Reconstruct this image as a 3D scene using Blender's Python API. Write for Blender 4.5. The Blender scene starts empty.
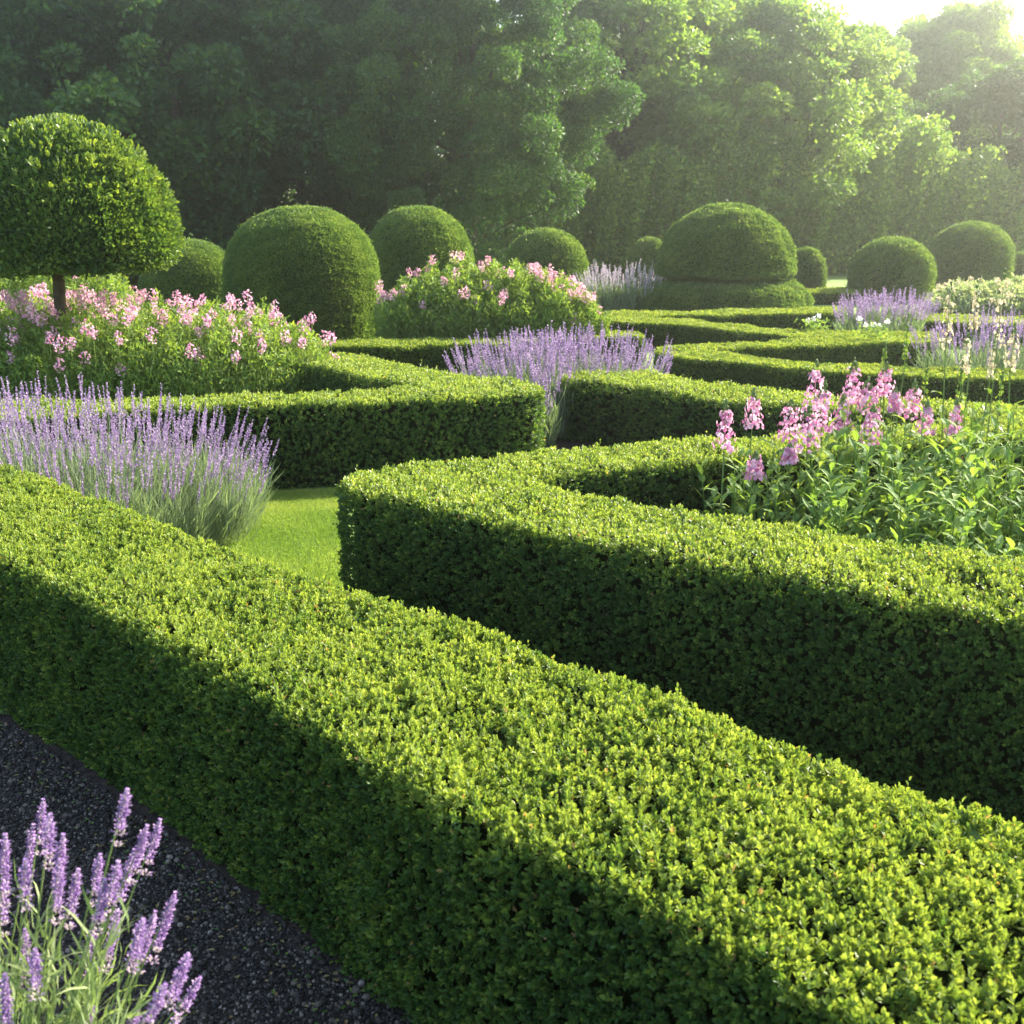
import bpy, math, random
import numpy as np
C = bpy.context
SC = C.scene
R = math.radians
rng = np.random.default_rng(7)
random.seed(7)

# ------------------------------------------------------------------ camera, sky, sun, exposure
CAM_H, LENS, PITCH = 2.2, 40.0, 14.3
cam_data = bpy.data.cameras.new("camera")
cam = bpy.data.objects.new("camera", cam_data)
SC.collection.objects.link(cam)
cam.location = (0, 0, CAM_H)
cam.rotation_euler = (R(90 - PITCH), 0, 0)
cam_data.lens = LENS
cam_data.sensor_width = 36
cam_data.clip_end = 2000
cam_data.dof.use_dof = True
cam_data.dof.focus_distance = 5.5
cam_data.dof.aperture_fstop = 6.3
SC.camera = cam

SUN_AZ, SUN_EL = 53.0, 31.0          # azimuth clockwise from the viewing direction (+Y)
world = bpy.data.worlds.new("World")
SC.world = world
world.use_nodes = True
wn = world.node_tree
bg = wn.nodes["Background"]
sky = wn.nodes.new("ShaderNodeTexSky")
sky.sky_type = 'NISHITA'
sky.sun_disc = False
sky.sun_elevation = R(SUN_EL)
sky.sun_rotation = R(SUN_AZ)
sky.air_density = 1.0
sky.dust_density = 3.0
sky.ozone_density = 1.0
wn.links.new(sky.outputs[0], bg.inputs[0])
bg.inputs[1].default_value = 0.15
sd = bpy.data.lights.new("sun", 'SUN')
sd.energy = 4.8
sd.angle = R(0.5)
sd.color = (1.0, 0.92, 0.76)
sun = bpy.data.objects.new("sun", sd)
SC.collection.objects.link(sun)
sun.rotation_euler = (R(90 - SUN_EL), 0, R(180 - SUN_AZ))
SC.view_settings.view_transform = 'Standard'
SC.view_settings.look = 'None'
SC.view_settings.exposure = 1.88
SC.view_settings.gamma = 1.0
SC.render.engine = 'CYCLES'
SC.cycles.max_bounces = 6
SC.cycles.diffuse_bounces = 3
SC.cycles.glossy_bounces = 2
SC.cycles.transmission_bounces = 3
SC.cycles.volume_bounces = 0
SC.cycles.use_denoising = True

# ------------------------------------------------------------------ helpers
FPX = LENS / 36 * 1024
cp, sp = math.cos(R(PITCH)), math.sin(R(PITCH))
def P(px, py, z=0.0):
    """world XY where the sight line of a photo position meets height z"""
    u = (px - 512) / FPX; v = (512 - py) / FPX
    dx, dy, dz = u, cp + v * sp, -sp + v * cp
    t = (z - CAM_H) / dz
    return (t * dx, t * dy)
def at_d(px, d, py=330):
    """world X for a photo column at ground distance d"""
    return (px - 512) / FPX * d / (cp + (512 - py) / FPX * sp)
def z_at(py, d):
    a = PITCH - math.degrees(math.atan((512 - py) / FPX))
    return CAM_H - d * math.tan(R(a))

def tag(o, label=None, cat=None, group=None, kind=None):
    if label: o["label"] = label
    if cat: o["category"] = cat
    if group: o["group"] = group
    if kind: o["kind"] = kind
    return o
def empty(name, loc, label, cat, group=None):
    o = bpy.data.objects.new(name, None)
    SC.collection.objects.link(o)
    o.location = loc
    o.empty_display_size = .1
    return tag(o, label, cat, group)

def unit(a):
    return a / np.maximum(np.linalg.norm(a, axis=-1, keepdims=True), 1e-9)
def rand_unit(n, g=rng):
    return unit(g.normal(size=(n, 3)))
_ph = np.random.default_rng(3)
_W = [(_ph.normal(size=3), _ph.uniform(0, 6.28)) for _ in range(10)]
def noise(p, scale, seed=0):
    """smooth pseudo-noise about -1..1, feature size = scale"""
    s = np.zeros(len(p))
    for i in range(6):
        w, f = _W[(i + seed) % 10]
        w2 = np.roll(w, seed % 3)
        s += np.sin((p @ w2) * (2.6 / scale) * (1 + .17 * i) + f * (seed + 1))
    return s / 2.6

class Geo:
    """collects verts and faces (arrays) with a material slot and a tint per face"""
    def __init__(s): s.v = []; s.f = []; s.n = 0
    def add(s, v, f, mat=0, tint=None):
        v = np.asarray(v, float).reshape(-1, 3); f = np.asarray(f, np.int64)
        if len(f) == 0: return
        if tint is None: tint = np.full(len(f), .5)
        tint = np.broadcast_to(tint, (len(f),))
        s.v.append(v); s.f.append((f + s.n, np.full(len(f), mat) if np.isscalar(mat) else mat, tint)); s.n += len(v)
    def build(s, name, mats, parent=None, loc=None, smooth=False):
        me = bpy.data.meshes.new(name)
        V = np.concatenate(s.v)
        if loc is not None: V = V - np.array(loc)
        me.vertices.add(len(V)); me.vertices.foreach_set("co", V.ravel())
        loops = np.concatenate([f.ravel() for f, _, _ in s.f])
        tot = np.concatenate([np.full(len(f), f.shape[1]) for f, _, _ in s.f])
        st = np.concatenate([[0], np.cumsum(tot)[:-1]])
        me.loops.add(len(loops)); me.loops.foreach_set("vertex_index", loops.astype(np.int32))
        me.polygons.add(len(tot)); me.polygons.foreach_set("loop_start", st.astype(np.int32))
        me.polygons.foreach_set("loop_total", tot.astype(np.int32))
        for m in mats: me.materials.append(m)
        me.polygons.foreach_set("material_index", np.concatenate([m for _, m, _ in s.f]).astype(np.int32))
        me.update(calc_edges=True)
        at = me.attributes.new("tint", 'FLOAT', 'FACE')
        at.data.foreach_set("value", np.concatenate([t for _, _, t in s.f]).astype(np.float32))
        me.polygons.foreach_set("use_smooth", np.full(len(tot), smooth))
        o = bpy.data.objects.new(name, me)
        SC.collection.objects.link(o)
        if parent is not None: o.parent = parent
        return o

def leaves(geo, p, d, nrm, L, W, mat=0, tint=None, hi=False, fold=.25, curve=0.0):
    """leaf blades from base points p along d, face roughly towards nrm"""
    n = len(p)
    if n == 0: return
    d = unit(d)
    s = unit(np.cross(d, nrm + 1e-4)); u = np.cross(s, d)
    L = np.broadcast_to(L, (n,))[:, None]; W = np.broadcast_to(W, (n,))[:, None]
    if tint is None: tint = rng.random(n)
    if hi == 2:      # long arching leaf, four quads
        cs = curve
        a0 = p; a1 = p + d * L * .35 + u * L * .03
        a2 = p + d * L * .7 - u * L * cs * .35; a3 = p + d * L * .93 - u * L * cs
        V = np.stack([a0, a1 + s * W * .5 + u * W * fold, a1, a1 - s * W * .5 + u * W * fold,
                      a2 + s * W * .42 + u * W * fold, a2, a2 - s * W * .42 + u * W * fold, a3], 1)
        b = np.arange(n)[:, None] * 8
        q = np.concatenate([b + [2, 1, 4, 5], b + [2, 5, 6, 3]])
        t = np.concatenate([b + [0, 1, 2], b + [0, 2, 3], b + [5, 4, 7], b + [5, 7, 6]])
        V = V.reshape(-1, 3)
        geo.v.append(V)
        geo.f.append((q + geo.n, np.full(len(q), mat), np.tile(tint, 2)))
        geo.f.append((t + geo.n, np.full(len(t), mat), np.tile(tint, 4)))
        geo.n += len(V)
    elif hi:
        V = np.stack([p, p + d * L * .38 + s * W * .5 + u * W * fold, p + d * L * .78 + s * W * .36 + u * W * fold,
                      p + d * L, p + d * L * .78 - s * W * .36 + u * W * fold, p + d * L * .38 - s * W * .5 + u * W * fold], 1)
        b = np.arange(n)[:, None] * 6
        geo.add(V, np.concatenate([b + [0, 1, 2, 3], b + [0, 3, 4, 5]]), mat, np.tile(tint, 2))
    else:
        V = np.stack([p, p + d * L * .5 + s * W * .5, p + d * L, p + d * L * .5 - s * W * .5 + u * W * fold], 1)
        b = np.arange(n)[:, None] * 4
        geo.add(V, b + [0, 1, 2, 3], mat, tint)

def tube(geo, pts, rad, mat=0, sides=6, tint=.5):
    pts = np.asarray(pts, float); k = len(pts)
    rad = np.broadcast_to(rad, (k,))
    tg = unit(np.gradient(pts, axis=0))
    ref = np.array([0., 1., 0.]) if abs(tg[0, 1]) < .9 else np.array([1., 0., 0.])
    s = unit(np.cross(tg, ref)); u = np.cross(s, tg)
    a = np.linspace(0, 2 * np.pi, sides, endpoint=False)
    V = pts[:, None] + rad[:, None, None] * (np.cos(a)[None, :, None] * s[:, None] + np.sin(a)[None, :, None] * u[:, None])
    f = []
    for i in range(k - 1):
        for j in range(sides):
            j2 = (j + 1) % sides
            f.append((i * sides + j, i * sides + j2, (i + 1) * sides + j2, (i + 1) * sides + j))
    geo.add(V, f, mat, tint)

def stems(geo, p0, p1, r, mat=0, tint=.5, bend=None):
    """many thin three-sided stems, vectorised, two segments each"""
    n = len(p0)
    if n == 0: return
    mid = (p0 + p1) / 2 if bend is None else (p0 + p1) / 2 + bend
    d = unit(p1 - p0); s = unit(np.cross(d, np.array([.3, .9, .1]))); u = np.cross(s, d)
    r = np.broadcast_to(r, (n,))[:, None]
    rings = []
    for c, k in ((p0, 1.), (mid, .85), (p1, .6)):
        for a in (0, 2.094, 4.189):
            rings.append(c + r * k * (math.cos(a) * s + math.sin(a) * u))
    V = np.stack(rings, 1)
    b = np.arange(n)[:, None] * 9
    f = np.concatenate([b + [i * 3 + j, i * 3 + (j + 1) % 3, i * 3 + 3 + (j + 1) % 3, i * 3 + 3 + j] for i in (0, 1) for j in range(3)])
    geo.add(V, f, mat, tint)

ICO = None
def ico():
    global ICO
    if ICO is None:
        t = (1 + 5 ** .5) / 2
        v = np.array([(-1, t, 0), (1, t, 0), (-1, -t, 0), (1, -t, 0), (0, -1, t), (0, 1, t), (0, -1, -t), (0, 1, -t), (t, 0, -1), (t, 0, 1), (-t, 0, -1), (-t, 0, 1)], float)
        f = np.array([(0, 11, 5), (0, 5, 1), (0, 1, 7), (0, 7, 10), (0, 10, 11), (1, 5, 9), (5, 11, 4), (11, 10, 2), (10, 7, 6), (7, 1, 8), (3, 9, 4), (3, 4, 2), (3, 2, 6), (3, 6, 8), (3, 8, 9), (4, 9, 5), (2, 4, 11), (6, 2, 10), (8, 6, 7), (9, 8, 1)])
        ICO = (unit(v), f)
    return ICO
def blobs(geo, c, d, r, l, mat=0, tint=None):
    """small rounded buds, stretched along d"""
    v, f = ico(); n = len(c)
    d = unit(d); s = unit(np.cross(d, np.array([.31, .2, .93]))); u = np.cross(s, d)
    r = np.broadcast_to(r, (n,))[:, None, None]; l = np.broadcast_to(l, (n,))[:, None, None]
    V = c[:, None] + v[None, :, 0:1] * s[:, None] * r + v[None, :, 1:2] * u[:, None] * r + v[None, :, 2:3] * d[:, None] * l
    F = (np.arange(n)[:, None, None] * 12 + f[None]).reshape(-1, 3)
    if tint is None: tint = rng.random(n)
    geo.add(V, F, mat, np.repeat(tint, 20))

# ------------------------------------------------------------------ materials
def new_mat(name):
    m = bpy.data.materials.new(name); m.use_nodes = True
    n = m.node_tree; n.nodes.clear()
    return m, n
def leaf_mat(name, stops, trans=.4, tcol=(1.25, 1.25, .55), rough=.45, spec=.4, patch=None):
    """stops: (pos, rgb) over the per-leaf tint; translucent share lets backlight through"""
    m, n = new_mat(name)
    N, Lk = n.nodes, n.links
    at = N.new("ShaderNodeAttribute"); at.attribute_name = "tint"
    ramp = N.new("ShaderNodeValToRGB")
    cr = ramp.color_ramp
    while len(cr.elements) > 1: cr.elements.remove(cr.elements[0])
    cr.elements[0].position = stops[0][0]; cr.elements[0].color = (*stops[0][1], 1)
    for p, c in stops[1:]:
        e = cr.elements.new(p); e.color = (*c, 1)
    Lk.new(at.outputs["Fac"], ramp.inputs[0])
    pr = N.new("ShaderNodeBsdfPrincipled")
    pr.inputs["Roughness"].default_value = rough
    pr.inputs["Specular IOR Level"].default_value = spec
    Lk.new(ramp.outputs[0], pr.inputs["Base Color"])
    out = N.new("ShaderNodeOutputMaterial")
    tr = N.new("ShaderNodeBsdfTranslucent")
    mul = N.new("ShaderNodeMix"); mul.data_type = 'RGBA'; mul.blend_type = 'MULTIPLY'; mul.inputs[0].default_value = 1
    mul.clamp_result = False
    Lk.new(ramp.outputs[0], mul.inputs[6]); mul.inputs[7].default_value = (*tcol, 1)
    Lk.new(mul.outputs[2], tr.inputs[0])
    mx = N.new("ShaderNodeMixShader"); mx.inputs[0].default_value = trans
    Lk.new(pr.outputs[0], mx.inputs[1]); Lk.new(tr.outputs[0], mx.inputs[2])
    Lk.new(mx.outputs[0], out.inputs[0])
    return m
def plain_mat(name, col, rough=.9, noise_scale=8, var=.5, bump=0.0, col2=None, spec=.3, detail=6):
    m, n = new_mat(name)
    N, Lk = n.nodes, n.links
    pr = N.new("ShaderNodeBsdfPrincipled"); pr.inputs["Roughness"].default_value = rough
    pr.inputs["Specular IOR Level"].default_value = spec
    tc = N.new("ShaderNodeTexCoord")
    nt = N.new("ShaderNodeTexNoise"); nt.inputs["Scale"].default_value = noise_scale; nt.inputs["Detail"].default_value = detail
    Lk.new(tc.outputs["Object"], nt.inputs["Vector"])
    rp = N.new("ShaderNodeValToRGB")
    c2 = col2 or tuple(c * (1 - var) for c in col)
    rp.color_ramp.elements[0].color = (*c2, 1); rp.color_ramp.elements[0].position = .35
    rp.color_ramp.elements[1].color = (*col, 1); rp.color_ramp.elements[1].position = .65
    Lk.new(nt.outputs["Fac"], rp.inputs[0]); Lk.new(rp.outputs[0], pr.inputs["Base Color"])
    if bump:
        b = N.new("ShaderNodeBump"); b.inputs["Strength"].default_value = 1; b.inputs["Distance"].default_value = bump
        Lk.new(nt.outputs["Fac"], b.inputs["Height"]); Lk.new(b.outputs[0], pr.inputs["Normal"])
    out = N.new("ShaderNodeOutputMaterial"); Lk.new(pr.outputs[0], out.inputs[0])
    return m

M = {}
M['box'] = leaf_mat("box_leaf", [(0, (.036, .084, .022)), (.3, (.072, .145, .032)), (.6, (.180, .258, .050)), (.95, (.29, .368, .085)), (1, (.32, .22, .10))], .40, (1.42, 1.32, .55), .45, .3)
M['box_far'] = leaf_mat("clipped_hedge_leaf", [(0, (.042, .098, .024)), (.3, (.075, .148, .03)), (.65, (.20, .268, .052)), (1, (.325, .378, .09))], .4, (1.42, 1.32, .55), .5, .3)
M['yew'] = leaf_mat("yew_leaf", [(0, (.075, .14, .042)), (.5, (.125, .20, .056)), (1, (.23, .30, .08))], .4, (1.3, 1.3, .55), .5, .3)
M['laurel'] = leaf_mat("glossy_leaf", [(0, (.045, .10, .026)), (.5, (.09, .165, .036)), (1, (.20, .28, .06))], .38, (1.5, 1.35, .5), .36, .45)
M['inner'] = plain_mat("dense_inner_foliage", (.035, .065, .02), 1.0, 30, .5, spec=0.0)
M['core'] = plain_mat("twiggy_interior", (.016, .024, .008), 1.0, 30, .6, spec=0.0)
M['tree'] = leaf_mat("tree_leaf", [(0, (.028, .080, .028)), (.5, (.052, .130, .036)), (1, (.12, .21, .048))], .45, (1.5, 1.4, .5), .5, .3)
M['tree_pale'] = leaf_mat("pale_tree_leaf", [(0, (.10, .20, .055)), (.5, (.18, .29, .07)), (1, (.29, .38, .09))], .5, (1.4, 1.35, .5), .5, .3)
M['bark'] = plain_mat("bark", (.10, .075, .05), .9, 14, .55, .01)
M['lav_leaf'] = leaf_mat("lavender_leaf", [(0, (.11, .16, .10)), (.5, (.19, .25, .15)), (1, (.28, .33, .20))], .3, (1.2, 1.3, .6), .6, .2)
M['lav'] = leaf_mat("lavender_flower", [(0, (.19, .12, .27)), (.5, (.32, .24, .39)), (1, (.50, .42, .54))], .35, (1.1, 1.0, 1.1), .6, .2)
M['lav_pale'] = leaf_mat("pale_lavender_flower", [(0, (.40, .36, .42)), (1, (.66, .60, .62))], .35, (1.1, 1.0, 1.1), .6, .2)
M['lav_near'] = leaf_mat("deep_lavender_flower", [(0, (.22, .12, .33)), (.5, (.36, .23, .46)), (1, (.56, .42, .60))], .35, (1.1, 1.0, 1.1), .6, .2)
M['lav_green'] = leaf_mat("fresh_lavender_leaf", [(0, (.10, .16, .07)), (.5, (.17, .235, .10)), (1, (.28, .33, .16))], .35, (1.2, 1.3, .6), .6, .2)
M['lav_dry'] = leaf_mat("lavender_calyx", [(0, (.30, .22, .30)), (.5, (.42, .34, .38)), (1, (.52, .46, .42))], .3, (1.1, 1, 1), .6, .2)
M['green'] = leaf_mat("perennial_leaf", [(0, (.09, .18, .05)), (.5, (.16, .27, .07)), (1, (.28, .38, .11))], .45, (1.4, 1.3, .5), .65, .15)
M['lime'] = leaf_mat("pale_perennial_leaf", [(0, (.10, .19, .04)), (.5, (.18, .28, .06)), (1, (.30, .38, .10))], .42, (1.3, 1.25, .5), .5, .3)
M['feather'] = leaf_mat("feathery_pale_leaf", [(0, (.18, .25, .12)), (.5, (.27, .34, .17)), (1, (.44, .46, .28))], .42, (1.2, 1.2, .7), .6, .2)
M['pink'] = leaf_mat("phlox_petal", [(0, (.54, .17, .36)), (.35, (.72, .36, .55)), (.8, (.82, .54, .67)), (1, (.88, .74, .78))], .4, (1.05, 1, 1), .6, .2)
M['pale_pink'] = leaf_mat("pale_phlox_petal", [(0, (.56, .24, .38)), (.5, (.72, .40, .50)), (1, (.82, .62, .64))], .4, (1.05, 1, 1), .6, .2)
M['cream'] = leaf_mat("cream_petal", [(0, (.50, .42, .30)), (.5, (.60, .54, .38)), (1, (.70, .65, .50))], .4, (1.05, 1, .9), .6, .2)
M['white'] = leaf_mat("white_petal", [(0, (.72, .72, .66)), (1, (.84, .84, .80))], .3, (1, 1, 1), .6, .2)
M['stem'] = leaf_mat("green_stem", [(0, (.12, .18, .05)), (1, (.22, .30, .10))], .2, (1.2, 1.2, .6), .6, .2)
M['lawn'] = plain_mat("mown_lawn", (.16, .25, .05), .9, 2.5, .3, .01)
M['blade'] = leaf_mat("grass_blade", [(0, (.13, .22, .045)), (.5, (.20, .30, .065)), (1, (.32, .38, .11))], .4, (1.3, 1.3, .5), .5, .3)
M['soil'] = plain_mat("bed_soil", (.06, .04, .028), .95, 20, .6, .02)
M['gravel'] = plain_mat("dark_gravel_bed", (.040, .029, .021), .9, 90, .6, .006)
M['stone'] = leaf_mat("gravel_stone", [(0, (.011, .008, .006)), (.6, (.030, .021, .014)), (.90, (.11, .085, .065)), (1, (.26, .21, .17))], 0.0, (1, 1, 1), .7, .4)

# ------------------------------------------------------------------ ground
def sheet(name, pts, z, mat, kind='structure', label=None, cat=None):
    me = bpy.data.meshes.new(name)
    me.from_pydata([(x, y, z) for x, y in pts], [], [tuple(range(len(pts)))])
    me.materials.append(mat)
    o = bpy.data.objects.new(name, me); SC.collection.objects.link(o)
    return tag(o, label, cat, kind=kind)
sheet("lawn", [(-400, -60), (400, -60), (400, 700), (-400, 700)], 0, M['lawn'], label="mown green lawn running under the whole garden", cat="lawn")

def inside(poly, p):
    x, y = p[:, 0], p[:, 1]; r = np.zeros(len(p), bool); n = len(poly)
    for i in range(n):
        x1, y1 = poly[i]; x2, y2 = poly[(i + 1) % n]
        c = ((y1 > y) != (y2 > y)) & (x < (x2 - x1) * (y - y1) / (y2 - y1 + 1e-12) + x1)
        r ^= c
    return r
def area(poly):
    a = np.array(poly); b = np.roll(a, -1, 0)
    return .5 * (a[:, 0] * b[:, 1] - b[:, 0] * a[:, 1]).sum()
def bump_h(p, poly):
    """distance of each point to the region's outline"""
    a = np.array(poly); b = np.roll(a, -1, 0); dm = np.full(len(p), 1e9)
    for i in range(len(a)):
        e = b[i] - a[i]; t = np.clip(((p - a[i]) @ e) / max(e @ e, 1e-9), 0, 1)
        dm = np.minimum(dm, np.linalg.norm(p - a[i] - t[:, None] * e, axis=1))
    return dm
def sample_poly(poly, n, g=rng):
    a = np.array(poly); lo, hi = a.min(0), a.max(0); out = []
    got = 0
    while got < n:
        q = g.uniform(lo, hi, size=(int(n * 1.5) + 50, 2)); q = q[inside(poly, q)]
        out.append(q); got += len(q)
    return np.concatenate(out)[:n]
def smooth_poly(poly, it=1):
    a = np.array(poly, float)
    for _ in range(it):
        b = np.roll(a, -1, 0)
        d = np.linalg.norm(b - a, axis=1)[:, None]
        k = np.minimum(.25, .10 / np.maximum(d, 1e-6))     # only the corners get cut, about 10 cm
        a = np.stack([a + (b - a) * k, b - (b - a) * k], 1).reshape(-1, 2)
    return a
def inset(poly, m):
    a = np.array(poly, float)
    if area(a) < 0: a = a[::-1]
    e = np.roll(a, -1, 0) - a; e = e / np.maximum(np.linalg.norm(e, axis=1, keepdims=True), 1e-9)
    nrm = np.stack([-e[:, 1], e[:, 0]], 1)
    n1 = nrm; n0 = np.roll(nrm, 1, 0)
    b = n0 + n1; b /= np.maximum(np.linalg.norm(b, axis=1, keepdims=True), .3)
    return a + b * m

# ------------------------------------------------------------------ hedges
def hedge(poly, H, label, L=.024, cover=2.3, mat='box', hi=False, sprig=True, lump=.02, name="box_hedge", grow=0.0):
    poly = smooth_poly(poly)
    if area(poly) < 0: poly = poly[::-1]
    A = abs(area(poly)); g = Geo()
    W = L * .58
    per = 1 / (L * W * .62)            # leaves per m2 for one full layer
    k = 7 if sprig else 1
    # --- top
    nt = int(A * per * cover / k)
    xy = sample_poly(poly, nt)
    p = np.column_stack([xy, np.full(nt, H)])
    n = np.tile([0., 0., 1.], (nt, 1))
    # --- sides
    a = poly; b = np.roll(a, -1, 0)
    e = b - a; el = np.linalg.norm(e, axis=1)
    P0, N0 = [p], [n]
    for i in range(len(a)):
        if el[i] < 1e-4: continue
        nn = np.array([e[i, 1], -e[i, 0], 0]) / el[i]
        mid = (a[i] + b[i]) / 2
        facing = -(mid[0] * nn[0] + mid[1] * nn[1]) > 0
        m = int(el[i] * H * per * cover * (1.0 if facing else .4) / k)
        if m == 0: continue
        t = rng.random(m)[:, None]
        q = np.column_stack([a[i] + e[i] * t, rng.uniform(0.0, H, m)])
        P0.append(q); N0.append(np.tile(nn, (m, 1)))
    p = np.concatenate(P0); n = np.concatenate(N0)
    rr = min(.055, H * .11)
    topm = n[:, 2] > .5
    e_ = np.minimum(bump_h(p[topm, :2], poly), rr)
    drop = rr - np.sqrt(np.maximum(rr ** 2 - (rr - e_) ** 2, 0))
    p[topm, 2] -= drop
    sm = ~topm; h_ = np.maximum(p[sm, 2] - (H - rr), 0)
    p[sm] -= n[sm] * (rr - np.sqrt(np.maximum(rr ** 2 - h_ ** 2, 0)))[:, None]
    n[sm] = unit(n[sm] + np.array([0, 0, 1.]) * (h_ / rr)[:, None])
    lumps = noise(p, .22, 1) * lump * .42 + noise(p, .07, 4) * lump * .42 + noise(p, 1.1, 2) * lump * .7
    p = p + n * (lumps + rng.normal(0, .005, len(p)) - .012 - (rng.random(len(p)) < .35) * .018)[:, None]
    p[:, 2] = np.maximum(p[:, 2], .01)
    up = np.array([0, 0, 1.])
    ax = unit(n * 1.0 + up * .5 + rand_unit(len(p)) * .5)
    tv = np.clip(.24 + .36 * np.clip(n[:, 2] * 1.2, 0, 1) + noise(p, .35, 5) * .09 + rng.normal(0, .12, len(p)), 0, .9)  # tops tinted lighter: new growth plus sunlit brightness; sides tinted darker as shade
    if sprig:
        sl = rng.uniform(.5, 1.15, len(p)) * L * 1.3
        # a few longer escaping shoots on the top
        long_ = (rng.random(len(p)) < .015) & (n[:, 2] > .5)
        sl[long_] *= rng.uniform(1.8, 3.4, long_.sum()); ax[long_] = unit(ax[long_] + up)
        s = unit(np.cross(ax, np.array([.2, .1, .9]) + rand_unit(len(p)) * .1)); u = np.cross(s, ax)
        for j in range(k):
            ang = j * 2.4 + rng.uniform(0, 6.28, len(p)) * .15 + tv * 40
            f = j / (k - 1)
            rad = np.cos(ang)[:, None] * s + np.sin(ang)[:, None] * u
            d = ax * (.35 + .75 * f) + rad * (1.0 - .45 * f) + up * .15
            base = p + ax * (sl * (f - .35))[:, None]
            ls = L * rng.uniform(.7, 1.15, len(p)) * (1 - .2 * f)
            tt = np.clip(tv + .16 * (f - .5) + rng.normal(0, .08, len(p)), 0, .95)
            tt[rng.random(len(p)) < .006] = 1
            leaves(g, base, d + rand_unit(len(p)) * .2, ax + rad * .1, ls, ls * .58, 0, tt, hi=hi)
    else:
        d = ax + rand_unit(len(p)) * .8
        ls = L * rng.uniform(.7, 1.2, len(p))
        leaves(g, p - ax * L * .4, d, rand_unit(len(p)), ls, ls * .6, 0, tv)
    # --- twiggy interior
    c = inset(poly, max(.075, L * 1.6)); m = len(c)
    top = H - max(.055, L * 1.4)
    V = np.concatenate([np.column_stack([c, np.full(m, .0)]), np.column_stack([c, np.full(m, top)])])
    f = [(i, (i + 1) % m, m + (i + 1) % m, m + i) for i in range(m)]
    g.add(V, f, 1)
    from mathutils import Vector
    from mathutils.geometry import tessellate_polygon
    tris = tessellate_polygon([[Vector((x, y, 0)) for x, y in c]])
    tris = np.array([t for t in tris]) + m
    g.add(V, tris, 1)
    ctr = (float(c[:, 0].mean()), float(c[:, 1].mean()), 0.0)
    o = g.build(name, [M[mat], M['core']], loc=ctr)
    o.location = ctr
    return tag(o, label, "hedge", "clipped box hedges of the parterre")
def PP(pts, z): return [P(x, y, z) for x, y in pts]

h1 = PP([(-60, 443), (0, 462), (90, 493), (150, 517), (250, 554), (335, 583), (480, 626), (600, 668), (700, 712), (800, 752), (900, 783), (1024, 822), (1150, 870),
         (1150, 1200), (960, 1085), (800, 990), (650, 905), (520, 842), (400, 782), (330, 735), (230, 677), (100, 608), (0, 560), (-60, 532)], .76)
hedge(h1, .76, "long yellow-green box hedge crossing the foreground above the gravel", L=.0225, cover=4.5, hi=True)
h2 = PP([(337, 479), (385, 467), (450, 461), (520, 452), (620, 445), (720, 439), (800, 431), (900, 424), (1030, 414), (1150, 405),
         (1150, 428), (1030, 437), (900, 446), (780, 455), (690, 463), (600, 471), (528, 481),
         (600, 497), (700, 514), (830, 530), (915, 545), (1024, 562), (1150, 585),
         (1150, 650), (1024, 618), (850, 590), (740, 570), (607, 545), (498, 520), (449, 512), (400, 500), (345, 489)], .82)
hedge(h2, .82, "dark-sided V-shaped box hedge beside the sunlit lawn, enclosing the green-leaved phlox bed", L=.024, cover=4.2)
h4 = PP([(544, 392), (480, 397), (400, 400), (300, 403), (230, 405), (180, 408), (60, 415), (-80, 422), (-80, 405), (60, 401), (180, 398), (290, 393), (400, 389), (425, 386),
         (380, 380), (330, 368), (290, 360), (240, 351), (200, 345), (200, 340), (240, 344), (300, 350), (370, 358), (450, 372), (544, 386)], .74)
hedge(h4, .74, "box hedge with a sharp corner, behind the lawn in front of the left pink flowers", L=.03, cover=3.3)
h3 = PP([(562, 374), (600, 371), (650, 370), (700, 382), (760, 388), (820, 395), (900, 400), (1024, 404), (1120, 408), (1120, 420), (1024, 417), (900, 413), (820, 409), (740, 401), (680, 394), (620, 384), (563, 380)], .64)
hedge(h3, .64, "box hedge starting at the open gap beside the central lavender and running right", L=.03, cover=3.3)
h6 = PP([(300, 340), (400, 339), (500, 337), (560, 329), (600, 329), (643, 333), (645, 337), (600, 337), (560, 338), (500, 343), (400, 345), (300, 346)], .5)
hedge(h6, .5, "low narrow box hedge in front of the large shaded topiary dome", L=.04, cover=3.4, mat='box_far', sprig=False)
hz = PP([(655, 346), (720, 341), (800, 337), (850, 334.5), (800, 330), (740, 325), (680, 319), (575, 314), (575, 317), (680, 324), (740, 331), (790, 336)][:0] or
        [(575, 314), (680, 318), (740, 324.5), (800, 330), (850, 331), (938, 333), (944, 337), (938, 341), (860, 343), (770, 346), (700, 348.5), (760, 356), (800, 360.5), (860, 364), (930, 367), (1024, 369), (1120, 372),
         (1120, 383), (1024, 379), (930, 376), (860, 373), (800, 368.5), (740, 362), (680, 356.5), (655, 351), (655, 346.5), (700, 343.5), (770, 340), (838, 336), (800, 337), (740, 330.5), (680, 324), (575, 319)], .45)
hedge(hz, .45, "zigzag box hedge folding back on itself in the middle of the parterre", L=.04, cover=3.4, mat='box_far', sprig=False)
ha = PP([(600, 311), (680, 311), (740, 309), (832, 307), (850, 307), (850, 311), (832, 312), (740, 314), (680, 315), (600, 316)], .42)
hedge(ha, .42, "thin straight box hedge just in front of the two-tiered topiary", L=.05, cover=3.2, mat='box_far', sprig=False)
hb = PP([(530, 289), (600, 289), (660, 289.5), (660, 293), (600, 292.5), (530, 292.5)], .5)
hedge(hb, .5, "short dark box hedge left of the two-tiered topiary under the pale flowers", L=.06, cover=3.2, mat='box_far', sprig=False)
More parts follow.
